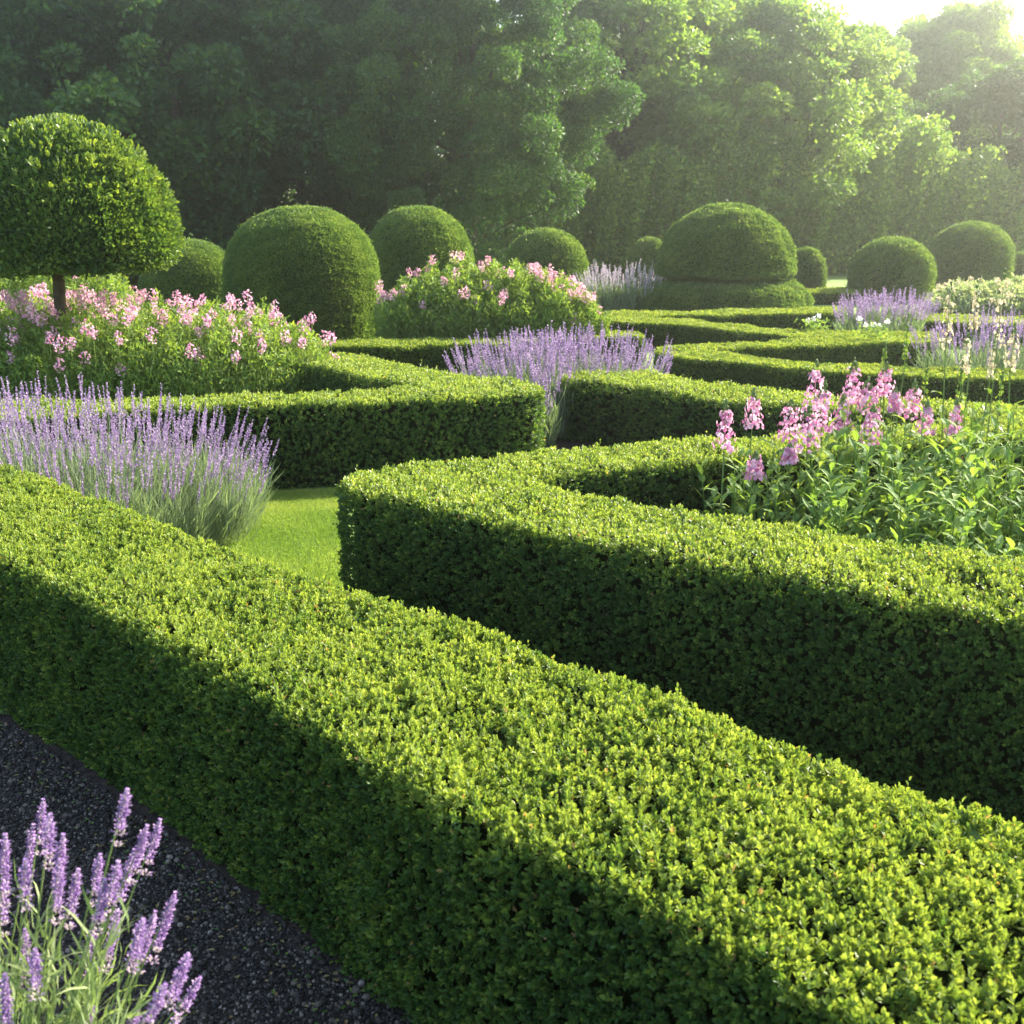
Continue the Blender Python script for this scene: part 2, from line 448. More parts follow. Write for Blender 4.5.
hg = PP([(852, 314), (900, 312), (940, 313), (1030, 318), (1100, 320), (1100, 326), (1000, 323), (920, 320), (852, 319)], .45)
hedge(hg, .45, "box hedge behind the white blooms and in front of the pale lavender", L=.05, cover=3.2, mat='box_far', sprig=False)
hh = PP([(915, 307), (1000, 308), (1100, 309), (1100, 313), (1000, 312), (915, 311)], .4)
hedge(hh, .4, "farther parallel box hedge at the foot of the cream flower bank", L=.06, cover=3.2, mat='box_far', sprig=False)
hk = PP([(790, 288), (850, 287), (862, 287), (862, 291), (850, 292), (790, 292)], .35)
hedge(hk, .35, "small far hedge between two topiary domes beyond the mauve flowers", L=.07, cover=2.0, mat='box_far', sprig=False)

# ------------------------------------------------------------------ topiary
def revolve_leaves(g, ctr, prof, L, cover, mat, core, hi=False, fuzz=.02, sprig=False, lumpamp=.02):
    """prof: list of (r, z) from top to bottom"""
    pr = np.array(prof, float); seg = np.linalg.norm(np.diff(pr, axis=0), axis=1)
    ar = seg * (pr[:-1, 0] + pr[1:, 0]) * np.pi
    per = 1 / (L * L * .36)
    n = int(ar.sum() * per * cover)
    i = rng.choice(len(seg), n, p=ar / ar.sum())
    t = rng.random(n)
    r = pr[i, 0] + (pr[i + 1, 0] - pr[i, 0]) * t; z = pr[i, 1] + (pr[i + 1, 1] - pr[i, 1]) * t
    th = rng.uniform(0, 2 * np.pi, n)
    dr = pr[i + 1] - pr[i]; nr = -dr[:, 1]; nz = dr[:, 0]
    ln = np.hypot(nr, nz); nr, nz = nr / ln, nz / ln
    N_ = np.column_stack([nr * np.cos(th), nr * np.sin(th), nz])
    p = np.column_stack([r * np.cos(th), r * np.sin(th), z]) + np.array(ctr)
    p += N_ * (noise(p, .5, 3) * lumpamp + noise(p, .16, 6) * lumpamp * .6 + rng.normal(0, fuzz, n) + (rng.random(n) < .006) * L * rng.uniform(.6, 1.8, n))[:, None]
    ax = unit(N_ + np.array([0, 0, .35]) + rand_unit(n) * .75)
    tv = np.clip(.45 + noise(p, .5, 5) * .2 + rng.normal(0, .18, n), 0, 1)
    ls = L * rng.uniform(.7, 1.2, n)
    leaves(g, p - ax * L * .5, ax, unit(rand_unit(n) + N_ * .6), ls, ls * .6, mat, tv, hi=hi)
    # interior
    S = 28; cr = pr.copy(); cr[:, 0] = np.maximum(cr[:, 0] - L * 1.2, .01); cr[0, 1] -= L * 1.2; 
    a = np.linspace(0, 2 * np.pi, S, endpoint=False)
    V = np.stack([np.column_stack([q[0] * np.cos(a), q[0] * np.sin(a), np.full(S, min(q[1], cr[0, 1]))]) for q in cr]).reshape(-1, 3) + np.array(ctr)
    f = [(k * S + j, (k + 1) * S + j, (k + 1) * S + (j + 1) % S, k * S + (j + 1) % S) for k in range(len(cr) - 1) for j in range(S)]
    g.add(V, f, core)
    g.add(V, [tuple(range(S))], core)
def dome_prof(R_, H, z0=0.0, sq=2.35, n=14, bulge=.0):
    pts = []
    for k in range(n + 1):
        t = k / n * math.pi / 2
        pts.append((R_ * (math.sin(t) ** (2 / sq) if t > 0 else 0.001), z0 + H * (1 - .0) * (math.cos(t) ** (2 / sq) if k < n else 0)))
    return pts
def topiary(px, half_px, top_py, d, label, zb=0.0, waist=.0, sq=2.12, vert=.35):
    x = at_d(px, d, 270); Rr = half_px / FPX * d
    ztop = z_at(top_py, d)
    hv = (ztop - zb) * vert
    prof = dome_prof(Rr, ztop - zb - hv, zb + hv, sq)
    prof += [(Rr, zb + hv * .6), (Rr * .985, zb + hv * .2), (Rr * .96, zb)]
    g = Geo(); L = max(.035, 1.9 * d / FPX)
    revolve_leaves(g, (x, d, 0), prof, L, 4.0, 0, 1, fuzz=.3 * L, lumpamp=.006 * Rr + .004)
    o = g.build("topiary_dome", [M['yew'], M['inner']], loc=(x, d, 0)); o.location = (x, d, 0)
    return tag(o, label, "topiary", "clipped topiary domes")
topiary(190, 48, 240, 26, "low dark topiary dome half hidden behind the mushroom-shaped tree", vert=.4)
topiary(302, 75, 207, 20.5, "largest rounded topiary dome between the mushroom-shaped tree and the pink flower mound", vert=.5, sq=2.15)
topiary(419, 53, 207, 25, "green topiary dome rising behind the pink flower mound", vert=.5)
topiary(546, 41, 229, 31, "round topiary dome right of the pink flower mound", vert=.4)
topiary(649, 22, 238, 38, "small far topiary dome peeking out left of the two-tiered topiary", vert=.3)
topiary(806, 19, 248, 34, "narrow topiary dome tucked behind the right side of the two-tiered topiary", vert=.45)
topiary(892, 40, 238, 33, "shadowed topiary dome standing behind the mauve lavender bank", vert=.4)
topiary(969, 39, 223, 40, "tall topiary dome standing above the cream flower bank", vert=.45)
topiary(1027, 21, 252, 44, "partly cropped topiary dome at the right edge of the photo", vert=.45)
# two-tiered topiary
d = 28.5; x = at_d(725, d, 280)
root = empty("tiered_topiary", (x, d, 0), "two-tiered topiary with a broad dome on a wide low skirt", "topiary", "clipped topiary domes")
g = Geo(); k = d / FPX
zs = z_at(277, d)
revolve_leaves(g, (x, d, 0), dome_prof(66 * k, z_at(204, d) - zs - .26, zs + .26, 2.0) + [(67.5 * k, zs + .12), (64 * k, zs + .05), (46 * k, zs + .03)], .05, 4.0, 0, 1, fuzz=.013, lumpamp=.02)
o = g.build("upper_dome", [M['yew'], M['inner']], root, loc=(x, d, 0))
g = Geo()
revolve_leaves(g, (x, d, 0), [(.01, zs - .10), (58 * k, zs - .10), (71 * k, zs - .17), (79 * k, zs - .34), (83.5 * k, zs - .58), (83 * k, .1), (81 * k, 0)], .05, 4.0, 0, 1, fuzz=.013, lumpamp=.03)
o = g.build("lower_skirt", [M['yew'], M['inner']], root, loc=(x, d, 0))

# mushroom-shaped standard tree
d = 13.0; x = at_d(67, d, 200); k = d / FPX
root = empty("standard_tree", (x, d, 0), "mushroom-shaped clipped tree with glossy leaves on a bare trunk", "tree")
zt, zb = z_at(124, d), z_at(262, d)
g = Geo()
prof = dome_prof(99 * k, zt - zb - .3, zb + .3, 1.98, 16) + [(100 * k, zb + .18), (96 * k, zb + .07), (90 * k, zb - .03), (60 * k, zb - .07), (.3, zb - .05), (.02, zb)]
revolve_leaves(g, (x, d, 0), prof, .055, 3.2, 0, 1, hi=True, fuzz=.022, lumpamp=.03)
n_ = 260; th = rng.uniform(0, 6.283, n_); ph_ = rng.uniform(.0, 1.35, n_)
c_ = np.column_stack([x + 99 * k * np.sin(ph_) * np.cos(th), d + 99 * k * np.sin(ph_) * np.sin(th), zb + .3 + (zt - zb - .3) * np.cos(ph_)])
o_ = unit(np.column_stack([np.sin(ph_) * np.cos(th), np.sin(ph_) * np.sin(th), np.cos(ph_) + .4]))
for j in range(4):
    leaves(g, c_ + o_ * (.0 + .022 * j), o_ + rand_unit(n_) * .7, rand_unit(n_), .06, .034, 0, rng.uniform(.6, 1, n_), hi=True)
g.build("crown", [M['laurel'], M['inner']], root, loc=(x, d, 0))
g = Geo()
tube(g, [(x - .20, d, 0), (x - .18, d, .5), (x - .20, d + .01, 1.1), (x - .16, d, zb + .3), (x - .1, d, zb + .6)], [.085, .07, .065, .07, .09], 0, 10)
tube(g, [(x - .15, d, zb - .12), (x + .1, d - .05, zb + .1), (x + .5, d, zb + .25)], [.035, .028, .015], 0, 6)
tube(g, [(x - .15, d, zb - .15), (x - .4, d + .05, zb + .1), (x - .8, d, zb + .25)], [.035, .028, .015], 0, 6)
g.build("trunk", [M['bark']], root, loc=(x, d, 0), smooth=True)

# ------------------------------------------------------------------ background trees
def crown_geo(seed, Hc, Rw, z0, nl=70, leaf=.2, dens=60, squash=1.0):
    g2 = np.random.default_rng(seed); g = Geo()
    # lobes through an uneven envelope
    t = g2.random(nl) ** .8; th = g2.uniform(0, 6.283, nl)
    env = np.sin(np.clip(t * .93 + .07, 0, 1) * np.pi) ** .55 * (1 + .22 * np.sin(th * 2 + seed) + .12 * np.sin(th * 5 + 2 * seed))
    rr = Rw * env * np.sqrt(g2.uniform(.25, 1, nl))
    c = np.column_stack([rr * np.cos(th), rr * np.sin(th), z0 + Hc * t])
    lr = g2.uniform(.08, .22, nl) * Rw
    for i in range(nl):
        n = int(4 * np.pi * lr[i] ** 2 * dens)
        u = rand_unit(n, g2); u[:, 2] = np.abs(u[:, 2]) * np.where(g2.random(n) < .75, 1, -1)
        rad = lr[i] * (g2.uniform(.0, 1, n) ** .25) * np.array([1, 1, .72])[None].T.T[0][0]
        q = c[i] + u * rad[:, None] * np.array([1, 1, .75]) 
        q += u * (noise(q, .7, 3) * .18 * lr[i])[:, None]
        ax = unit(u + rand_unit(n, g2) * .9 + np.array([0, 0, -.15]))
        ls = leaf * g2.uniform(.6, 1.3, n)
        tv = np.clip(.45 + g2.normal(0, .12) + g2.normal(0, .18, n), 0, 1)
        leaves(g, q, ax, unit(u + rand_unit(n, g2) * .8 + np.array([0, 0, .4])), ls, ls * .62, 0, tv)
    return g, c
def trunk_geo(seed, c, H0, Rw, lean=.3):
    g2 = np.random.default_rng(seed + 50); g = Geo()
    top = c[:, 2].max() * .85
    zz = np.linspace(0, top, 8)
    path = np.column_stack([np.cumsum(g2.normal(0, lean * .4, 8)) * zz / top, np.cumsum(g2.normal(0, lean * .4, 8)) * zz / top, zz])
    tube(g, path, np.linspace(.26, .04, 8), 0, 9)
    for i in g2.choice(len(c), min(12, len(c)), replace=False):
        s0 = path[np.argmin(np.abs(path[:, 2] - c[i, 2] * .7))]
        mid = (s0 + c[i]) / 2 + np.array([0, 0, .3])
        tube(g, [s0, mid, c[i]], [.08, .05, .02], 0, 5)
    return g
kinds = []
specs = [(1, 13.5, 5.2, .6, 210, .15, 115), (2, 12.0, 4.6, .5, 190, .15, 115), (3, 10.5, 4.8, .4, 210, .19, 64), (4, 11.5, 4.0, .5, 190, .18, 68), (5, 9.0, 5.0, .4, 160, .18, 80)]
def tree_kind(i, mat):
    sd_, Hc, Rw, z0, nl, lf, dn = specs[i]
    g, c = crown_geo(sd_, Hc, Rw, z0, nl, lf, dn)
    t = trunk_geo(sd_, c, z0, Rw)
    co = g.build("crown", [M[mat]]); to = t.build("trunk", [M['bark']], smooth=True)
    SC.collection.objects.unlink(co); SC.collection.objects.unlink(to)
    return co.data, to.data, Hc + z0
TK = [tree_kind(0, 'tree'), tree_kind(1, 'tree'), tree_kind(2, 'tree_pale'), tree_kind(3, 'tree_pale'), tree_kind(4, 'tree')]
def tree(kind, px, d, top_py, wscale, rot, label, name="broadleaf_tree"):
    cm, tm, H0 = TK[kind]
    x = at_d(px, d, 150); s = z_at(top_py, d) / H0
    r = empty(name, (x, d, 0), label, "tree", "trees closing off the garden")
    r.rotation_euler = (0, 0, rot); r.scale = (s * wscale, s * wscale, s)
    for nm, me in (("crown", cm), ("trunk", tm)):
        o = bpy.data.objects.new(nm, me); SC.collection.objects.link(o); o.parent = r
    return r
TL = [
 (0, -60, 40, -120, 1.0, 0.3, "dark tree at the left edge of the photo above the mushroom-shaped tree"),
 (1, 75, 43, -70, 1.1, 1.3, "dark tree rising directly behind the mushroom-shaped tree with sky showing through"),
 (4, 190, 41, -60, 1.1, 2.2, "shadowed green tree behind the low dark topiary dome"),
 (4, 270, 52, 20, 1.5, 1.1, "dim bushy tree seen between the trunks beyond the largest topiary dome"),
 (0, 300, 44, -110, .95, 4.0, "tall shadowed tree behind the largest topiary dome"),
 (1, 400, 41, -70, 1.0, 5.1, "dense dark tree behind the topiary dome that rises over the pink flower mound"),
 (0, 470, 39, -75, .95, 2.6, "leafy tree with sunlit yellow-green right edge in the middle of the tree line"),
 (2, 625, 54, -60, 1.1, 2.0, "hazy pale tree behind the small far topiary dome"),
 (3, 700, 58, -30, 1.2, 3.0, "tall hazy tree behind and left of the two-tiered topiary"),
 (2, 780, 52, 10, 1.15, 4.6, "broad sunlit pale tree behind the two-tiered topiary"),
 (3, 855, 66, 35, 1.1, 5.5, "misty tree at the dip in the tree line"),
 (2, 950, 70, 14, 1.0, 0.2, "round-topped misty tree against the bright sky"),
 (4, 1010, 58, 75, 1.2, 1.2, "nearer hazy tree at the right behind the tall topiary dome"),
 (3, 905, 57, 120, 1.1, 2.5, "low hazy tree behind the shadowed topiary dome"),
 (4, 590, 60, 55, 1.2, 3.9, "lower dim tree filling the gap right of the sunlit-edged tree"),
 (4, 668, 62, 70, 1.25, 0.6, "low dim tree directly behind the small far topiary dome"),
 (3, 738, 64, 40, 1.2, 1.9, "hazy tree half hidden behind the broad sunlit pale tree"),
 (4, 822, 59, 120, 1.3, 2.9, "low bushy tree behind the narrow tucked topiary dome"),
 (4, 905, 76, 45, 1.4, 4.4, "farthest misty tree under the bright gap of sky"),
 (0, 1110, 60, 70, 1.0, 3.3, "hazy tree just past the right edge of the photo"),
]
for a in TL: tree(*a)
# far wood behind, one uncountable mass
g = Geo()
fw = np.random.default_rng(11)
n = 140000
xx = fw.uniform(-70, 85, n); yy = fw.uniform(68, 82, n)
hm = 11.5 + 2.0 * np.sin(xx * .35) + 1.2 * np.sin(xx * .9 + 1) - np.clip((xx - 5) * .13, 0, 5)
zz = hm * fw.random(n) ** .8
q = np.column_stack([xx, yy + np.abs(zz - hm) * -.25, zz])
q += np.column_stack([noise(q, 3, 1), noise(q, 3, 4), noise(q, 3, 7)]) * .8
q[:, 2] = np.maximum(q[:, 2], .1)
ls = .42 * fw.uniform(.6, 1.3, n)
leaves(g, q, rand_unit(n, fw), rand_unit(n, fw), ls, ls * .65, 0, fw.random(n))
tag(g.build("far_wood", [M['tree']]), "distant continuous wood closing the view behind the trees", "wood", kind="stuff")
# undergrowth at the foot of the trees
g = Geo()
n = 150000
xx = fw.uniform(-24, 38, n); yb = 44 + np.clip((xx + 5) * .32, -6, 12) + fw.normal(0, .7, n)
hm = 2.8 + np.clip((xx + 1) * .45, 0, 2.6) + .7 * np.sin(xx * .8) + .5 * np.sin(xx * 2.1 + 2)
zz = hm * fw.random(n) ** .7
q = np.column_stack([xx, yb, zz]); q[:, 1] += noise(q, 1.4, 2) * .8
ls = .19 * fw.uniform(.6, 1.3, n)
leaves(g, q, unit(rand_unit(n, fw) + np.array([0, -.4, .2])), rand_unit(n, fw), ls, ls * .6, 0, fw.random(n))
tag(g.build("undergrowth", [M['tree_pale']]), "dark leafy undergrowth along the foot of the tree line", "undergrowth", kind="stuff")

# ------------------------------------------------------------------ flowers
def spike_geo(g, base, axis, L, r, mat, rows=7, per=4, qs=.012, tip_mat=None):
    """one flower spike as rings of little petals"""
    s = unit(np.cross(axis, [.3, .2, .9])); u = np.cross(s, axis)
    tube(g, [base - axis * .02, base + axis * L * .5, base + axis * L], [qs * .12, qs * .1, qs * .06], mat, 3, .3)
    for j in range(rows):
        f = j / (rows - 1)
        a = rng.uniform(0, 6.28) + np.arange(per) * 6.283 / per
        rad = np.cos(a)[:, None] * s + np.sin(a)[:, None] * u
        rr = r * (1 - .55 * f ** 2)
        c = base + axis * (L * (f + rng.uniform(-.5, .5, (per, 1)) / rows)) + rad * rr * .15
        leaves(g, c, rad * .55 + axis * rng.uniform(.5, 1.6, (per, 1)), rand_unit(per) + rad * .5, qs * (1 - .35 * f) * rng.uniform(.7, 1.25, per), qs * .55, mat, rng.random(per))
def lavender(poly, H, n, label, cam_parts=100, spikeL=.12, qs=.018, blade=.010, leafn=8, spread=.16, seed=0, mats=('lav_leaf', 'lav'), slope=None):
    a = np.array(poly); ctr = a.mean(0)
    root = empty("lavender_clump", (ctr[0], ctr[1], 0), label, "lavender", "lavender drifts")
    b = sample_poly(poly, n); edge = bump_h(b, poly)
    out = unit(np.column_stack([b - ctr, np.zeros(n)]))
    hh = H * rng.uniform(.60, 1.08, n) * (.78 + .22 * np.clip(edge / .35, 0, 1))
    if slope: hh *= 1 - slope[2] * np.clip((b[:, 0] - slope[0]) / (slope[1] - slope[0] - 1e-9), 0, 1) if slope[1] > slope[0] else 1
    lean = out * (spread * np.clip(1 - edge / .5, 0, 1) * 2.2)[:, None] + rand_unit(n) * .17
    ax = unit(np.array([0, 0, 1.]) + lean)
    p0 = np.column_stack([b, np.zeros(n)]); p1 = p0 + ax * hh[:, None] / ax[:, 2:3]
    g = Geo()
    stems(g, p0, p1, max(.0018, blade * .22), 0, .5, bend=-out * .02)
    # grey-green blades up the lower two thirds
    m = n * leafn
    i = rng.integers(0, n, m); t = rng.uniform(.0, .62, m)
    q = p0[i] + (p1[i] - p0[i]) * t[:, None] + rand_unit(m) * .05 * np.array([1, 1, .2])
    q[:, 2] = np.maximum(q[:, 2], 0)
    d = unit(ax[i] + rand_unit(m) * .42)
    leaves(g, q, d, rand_unit(m), rng.uniform(.10, .24, m), blade, 0, np.clip(rng.normal(.5, .22, m), 0, 1))
    g.build("foliage", [M[mats[0]]], root, loc=(ctr[0], ctr[1], 0))
    order = np.argsort(-p1[:, 2] * 0 + np.hypot(p1[:, 0], p1[:, 1]))
    rest = Geo(); nr = 0
    for r_, j in enumerate(order):
        tgt = Geo() if r_ < cam_parts else rest
        L = spikeL * random.uniform(.7, 1.25)
        spike_geo(tgt, p1[j] - ax[j] * L * .2, ax[j], L, qs * .8, 0, 7, 4, qs)
        if r_ < cam_parts:
            tgt.build("flower_spike", [M[mats[1]]], root, loc=(ctr[0], ctr[1], 0))
        else: nr += 1
    if nr: tag(rest.build("flower_spike", [M[mats[1]]], root, loc=(ctr[0], ctr[1], 0)), kind="stuff")
    return root
G = lambda pts: [P(x, y, 0) for x, y in pts]
def W(px, d): return (at_d(px, d), d)

lavender([W(232, 7.65), W(246, 8.2), W(200, 8.55), W(100, 8.45), W(-20, 8.3), W(-110, 8.1), W(-110, 6.7), W(0, 6.75), W(90, 6.95), W(170, 7.35)], 1.0, 850,
         "purple lavender drift between the foreground hedge and the hedge behind the lawn", spikeL=.15, qs=.018, blade=.0075, leafn=34, slope=(-3.2, -1.75, .36))
lavender([W(470, 12.2), W(540, 11.4), W(552, 10.9), W(562, 11.6), W(630, 12.4), W(660, 12.9), W(640, 13.6), W(560, 13.9), W(475, 13.3)], .86, 800,
         "mauve lavender drift filling the gap in the middle between two hedge corners", spikeL=.17, qs=.022, blade=.011, leafn=30)
lavender([W(590, 28), W(655, 28), W(657, 29.5), W(590, 29.5)], .98, 190, "pale far lavender row left of the two-tiered topiary", mats=('lav_leaf', 'lav_pale'), cam_parts=40, spikeL=.26, qs=.036, blade=.035, leafn=14)
lavender([W(838, 20.3), W(915, 20.5), W(930, 22.5), W(850, 22.5)], .78, 260, "mauve lavender bank in front of the shadowed topiary dome", cam_parts=60, spikeL=.22, qs=.032, blade=.026, leafn=16)
lavender([W(925, 14.6), W(980, 14.2), W(1060, 14), W(1090, 15.5), W(990, 16.2), W(940, 15.6)], .9, 330, "lavender drift at the right edge behind the cream flower spires", cam_parts=80, spikeL=.17, qs=.022, blade=.013, leafn=20)

def head_geo(g, c, R_, H_, n, ps, mats=(0,), up=None, five=False):
    """a phlox head: petals over an ovoid"""
    tube(g, [c - [0, 0, H_], c, c + [0, 0, H_]], [ps * .12] * 3, 0, 3, .5)
    u = rand_unit(n)
    q = c + u * np.array([R_, R_, H_]) * rng.uniform(.75, 1.05, (n, 1))
    if five:
        s = unit(np.cross(u, np.array([.2, .3, .9]))); v = np.cross(s, u); a0 = rng.uniform(0, 6.28, n)
        tint = rng.random(n)
        for j in range(5):
            a = a0 + j * 1.2566
            d = np.cos(a)[:, None] * s + np.sin(a)[:, None] * v + u * .15
            leaves(g, q, d, u, ps, ps * .85, 0, np.clip(tint + rng.normal(0, .1, n), 0, 1), hi=True, fold=.08)
        blobs(g, q, u, ps * .14, ps * .2, 0, np.zeros(n))
    else:
        leaves(g, q, unit(rand_unit(n) + u * .5), u, ps * rng.uniform(.8, 1.3, n), ps, 0, rng.random(n))
def flower_mass(poly, H, nleaf, nhead, label, leaf=(.07, .022), mats=('lime', 'pink'), headR=.055, top_share=.25, cam_parts=100, edge_w=.6, ps=.03, seed=1, headband=None, cat="phlox", name="phlox_clump"):
    a = np.array(poly); ctr = a.mean(0)
    root = empty(name, (ctr[0], ctr[1], 0), label, cat, "flower clumps in the beds")
    b = sample_poly(poly, nleaf); e = np.clip(bump_h(b, poly) / edge_w, 0, 1)
    b3 = np.column_stack([b, np.zeros(nleaf)])
    hm = H * (.45 + .55 * np.sqrt(e)) * (1 + .10 * noise(b3, .5, 2) + .08 * noise(b3, .17, 5))
    z = hm * (1 - rng.random(nleaf) ** 2 * .95)
    q = np.column_stack([b, z])
    d = unit(np.array([0, 0, .55]) + rand_unit(nleaf)); 
    g = Geo()
    L = leaf[0] * rng.uniform(.6, 1.3, nleaf)
    leaves(g, q, d, unit(rand_unit(nleaf) * .7 + np.array([0, 0, 1])), L, leaf[1], 0, np.clip(rng.normal(.5, .25, nleaf), 0, 1), hi=True)
    m = nleaf // 14
    bb = sample_poly(poly, m); ee = np.clip(bump_h(bb, poly) / edge_w, 0, 1); h2 = H * (.45 + .55 * np.sqrt(ee)) * .97
    p0 = np.column_stack([bb, np.zeros(m)]); stems(g, p0, p0 + np.column_stack([rng.normal(0, .05, (m, 2)), h2]), .004, 0, .7)
    # heads stand on their own stems just above the leaves
    hb = sample_poly(headband if headband is not None else poly, nhead)
    ee = np.clip(bump_h(hb, poly) / edge_w, 0, 1)
    hz_ = H * (.45 + .55 * np.sqrt(ee)) + rng.uniform(-.06, .28, nhead) * max(H, .8)
    hc = np.column_stack([hb, hz_])
    stems(g, np.column_stack([hb, np.zeros(nhead)]), hc, .005, 0, .6)
    g.build("foliage", [M[mats[0]]], root, loc=(ctr[0], ctr[1], 0))
    order = np.argsort(np.hypot(hc[:, 0], hc[:, 1])); rest = Geo(); nr = 0
    for r_, j in enumerate(order):
        tgt = Geo() if r_ < cam_parts else rest
        k = random.uniform(.7, 1.2)
        head_geo(tgt, hc[j], headR * k, headR * 1.6 * k, 42, ps)
        if r_ < cam_parts: tgt.build("flower_head", [M[mats[1]]], root, loc=(ctr[0], ctr[1], 0))
        else: nr += 1
    if nr: tag(rest.build("flower_head", [M[mats[1]]], root, loc=(ctr[0], ctr[1], 0)), kind="stuff")
    return root

flower_mass([W(-70, 11.8), W(60, 11.7), W(200, 11.6), W(280, 11.9), W(345, 12.5), W(310, 13.8), W(200, 14.6), W(60, 15.2), W(-70, 15.2)], 1.10, 65000, 250,
            "broad bank of pink phlox with bright green leaves around the trunk of the mushroom-shaped tree", headR=.05, ps=.025)
flower_mass([W(-60, 17.5), W(60, 17.5), W(140, 18.3), W(150, 20), W(60, 21.5), W(-60, 21.5)], 1.35, 30000, 40,
            "farther pale green flower bank under the left side of the mushroom-shaped tree", leaf=(.1, .035), mats=('lime', 'pale_pink'), headR=.06, cam_parts=40, ps=.04)
flower_mass([W(380, 17.6), W(450, 17.4), W(560, 17.4), W(610, 17.8), W(590, 19.0), W(520, 20), W(420, 20), W(375, 19)], 1.42, 46000, 80,
            "rounded mound of pale pink phlox in front of the green topiary dome", leaf=(.09, .03), mats=('lime', 'pale_pink'), headR=.055, ps=.032, edge_w=1.2)
flower_mass([W(925, 23.5), W(1060, 23.5), W(1080, 27), W(925, 26.5)], .78, 26000, 60,
            "pale bank of cream and blush flowers in front of the tall topiary dome", leaf=(.13, .05), mats=('feather', 'cream'), headR=.045, ps=.036, cam_parts=60, cat="flowers", name="flower_clump")

# --- right-hand bed: individual phlox plants in the V of the hedge
def lance_leaves(g, base, top, n, L, Wd, mat, lo=.05, hi_=.8, curve=.3):
    """arching lance-shaped leaves in pairs up a stem"""
    t = np.linspace(lo, hi_, n); a = np.arange(n) * 2.4 + rng.uniform(0, 6)
    q = base + (top - base) * t[:, None]
    rad = np.column_stack([np.cos(a), np.sin(a), rng.uniform(.45, 1.5, n)])
    ls = L * (1.1 - .5 * t) * rng.uniform(.8, 1.2, n)
    leaves(g, q, rad, np.tile([0, 0, 1.], (n, 1)) + rad * .01, ls, Wd, mat, np.clip(rng.normal(.5, .22, n), 0, 1), hi=2, fold=.12, curve=curve)
def phlox_plant(px, py, d, R_, H_, label, mats=('green', 'pink'), name="phlox_plant", cat="phlox", n=120, ps=.0135, group="pink phlox standing above the leafy bed", tipn=26, leafn=13):
    x = at_d(px, d, py); z = z_at(py, d)
    bx, by = x + random.uniform(-.05, .05), d + random.uniform(-.04, .04)
    root = empty(name, (bx, by, 0), label, cat, group)
    base = np.array([bx, by, 0]); top = np.array([x, d, z - H_])
    g = Geo(); tube(g, [base, (base + top) / 2 + [random.uniform(-.02, .02), 0, 0], top, [x, d, z + H_ * .9]], [.006, .005, .004, .002], 0, 5)
    g.build("stem", [M['stem']], root, loc=base)
    g = Geo(); lance_leaves(g, base, top, leafn, .17, .034, 0)
    g.build("leaves", [M[mats[0]]], root, loc=base)
    g = Geo(); c = np.array([x, d, z]); tube(g, [c - [0, 0, H_], c, c + [0, 0, H_]], [.004] * 3, 0, 3, .5)
    # head: cone of florets in loose whorls
    m = int(n * .8); t = rng.random(m) ** 1.25; th = rng.uniform(0, 6.28, m)
    rr = R_ * (1 - .55 * t) * rng.uniform(.45, 1.15, m)
    q = c + np.column_stack([rr * np.cos(th), rr * np.sin(th), (t * 2 - 1) * H_])
    u = unit(np.column_stack([np.cos(th), np.sin(th), rng.uniform(-.3, .6, m)]))
    s = unit(np.cross(u, np.array([.2, .3, .9]))); v = np.cross(s, u); a0 = rng.uniform(0, 6.28, m); tint = rng.random(m)
    for j in range(5):
        a = a0 + j * 1.2566
        leaves(g, q, np.cos(a)[:, None] * s + np.sin(a)[:, None] * v + u * .2, u, ps, ps * .9, 0, np.clip(tint + rng.normal(0, .1, m), 0, 1), hi=True, fold=.05)
    g.build("flower_head", [M[mats[1]]], root, loc=base)
    if tipn:
        g = Geo(); t = rng.random(tipn); th = rng.uniform(0, 6.28, tipn)
        q = c + np.column_stack([R_ * .35 * (1 - t) * np.cos(th), R_ * .35 * (1 - t) * np.sin(th), H_ * (.75 + t * .8)])
        blobs(g, q, unit(np.column_stack([np.cos(th) * .4, np.sin(th) * .4, np.ones(tipn)])), .0065, .013, 0)
        g.build("buds", [M['stem']], root, loc=base)
    return root
PH = [(725, 430, 6.2, .065, .11, "pink phlox with green bud tip, standing alone leftmost in the leafy bed"),
 (753, 412, 6.8, .065, .09, "small pink phlox head on a bare stem just right of the lone leftmost phlox"),
 (755, 467, 6.2, .06, .06, "low pink phlox bloom nearest the inner corner of the V-shaped hedge"),
 (790, 455, 6.3, .055, .04, "short flattened pink phlox below the largest pink cluster"),
 (790, 424, 6.8, .09, .10, "pink phlox forming the left part of the largest cluster"),
 (808, 432, 6.4, .085, .10, "deep pink phlox hanging lowest in the largest cluster"),
 (815, 391, 6.8, .08, .12, "tallest phlox spire on the left of the largest pink cluster"),
 (823, 412, 6.6, .09, .12, "bright pink phlox at the heart of the largest cluster"),
 (842, 417, 6.8, .07, .09, "pink phlox at the right end of the largest cluster"),
 (853, 386, 7.0, .085, .11, "dark-centred pink phlox between the tallest spire and the right-hand pair"),
 (867, 398, 6.9, .085, .08, "pink phlox just below and right of the dark-centred bloom"),
 (885, 384, 7.0, .075, .085, "upper pink phlox of the right-hand pair"),
 (872, 428, 6.6, .085, .09, "pink phlox standing low in front of the right-hand pair"),
 (895, 402, 6.8, .05, .055, "small round pink phlox under the upper bloom of the right-hand pair"),
 (913, 403, 6.9, .08, .09, "soft pink phlox at the left of the cream spires"),
 (926, 421, 6.7, .06, .08, "faded pink phlox sinking into the leaves under the cream spires"),
 (955, 421, 6.7, .055, .09, "narrow pale pink phlox among the tall green stems")]
for a in PH: phlox_plant(*a)
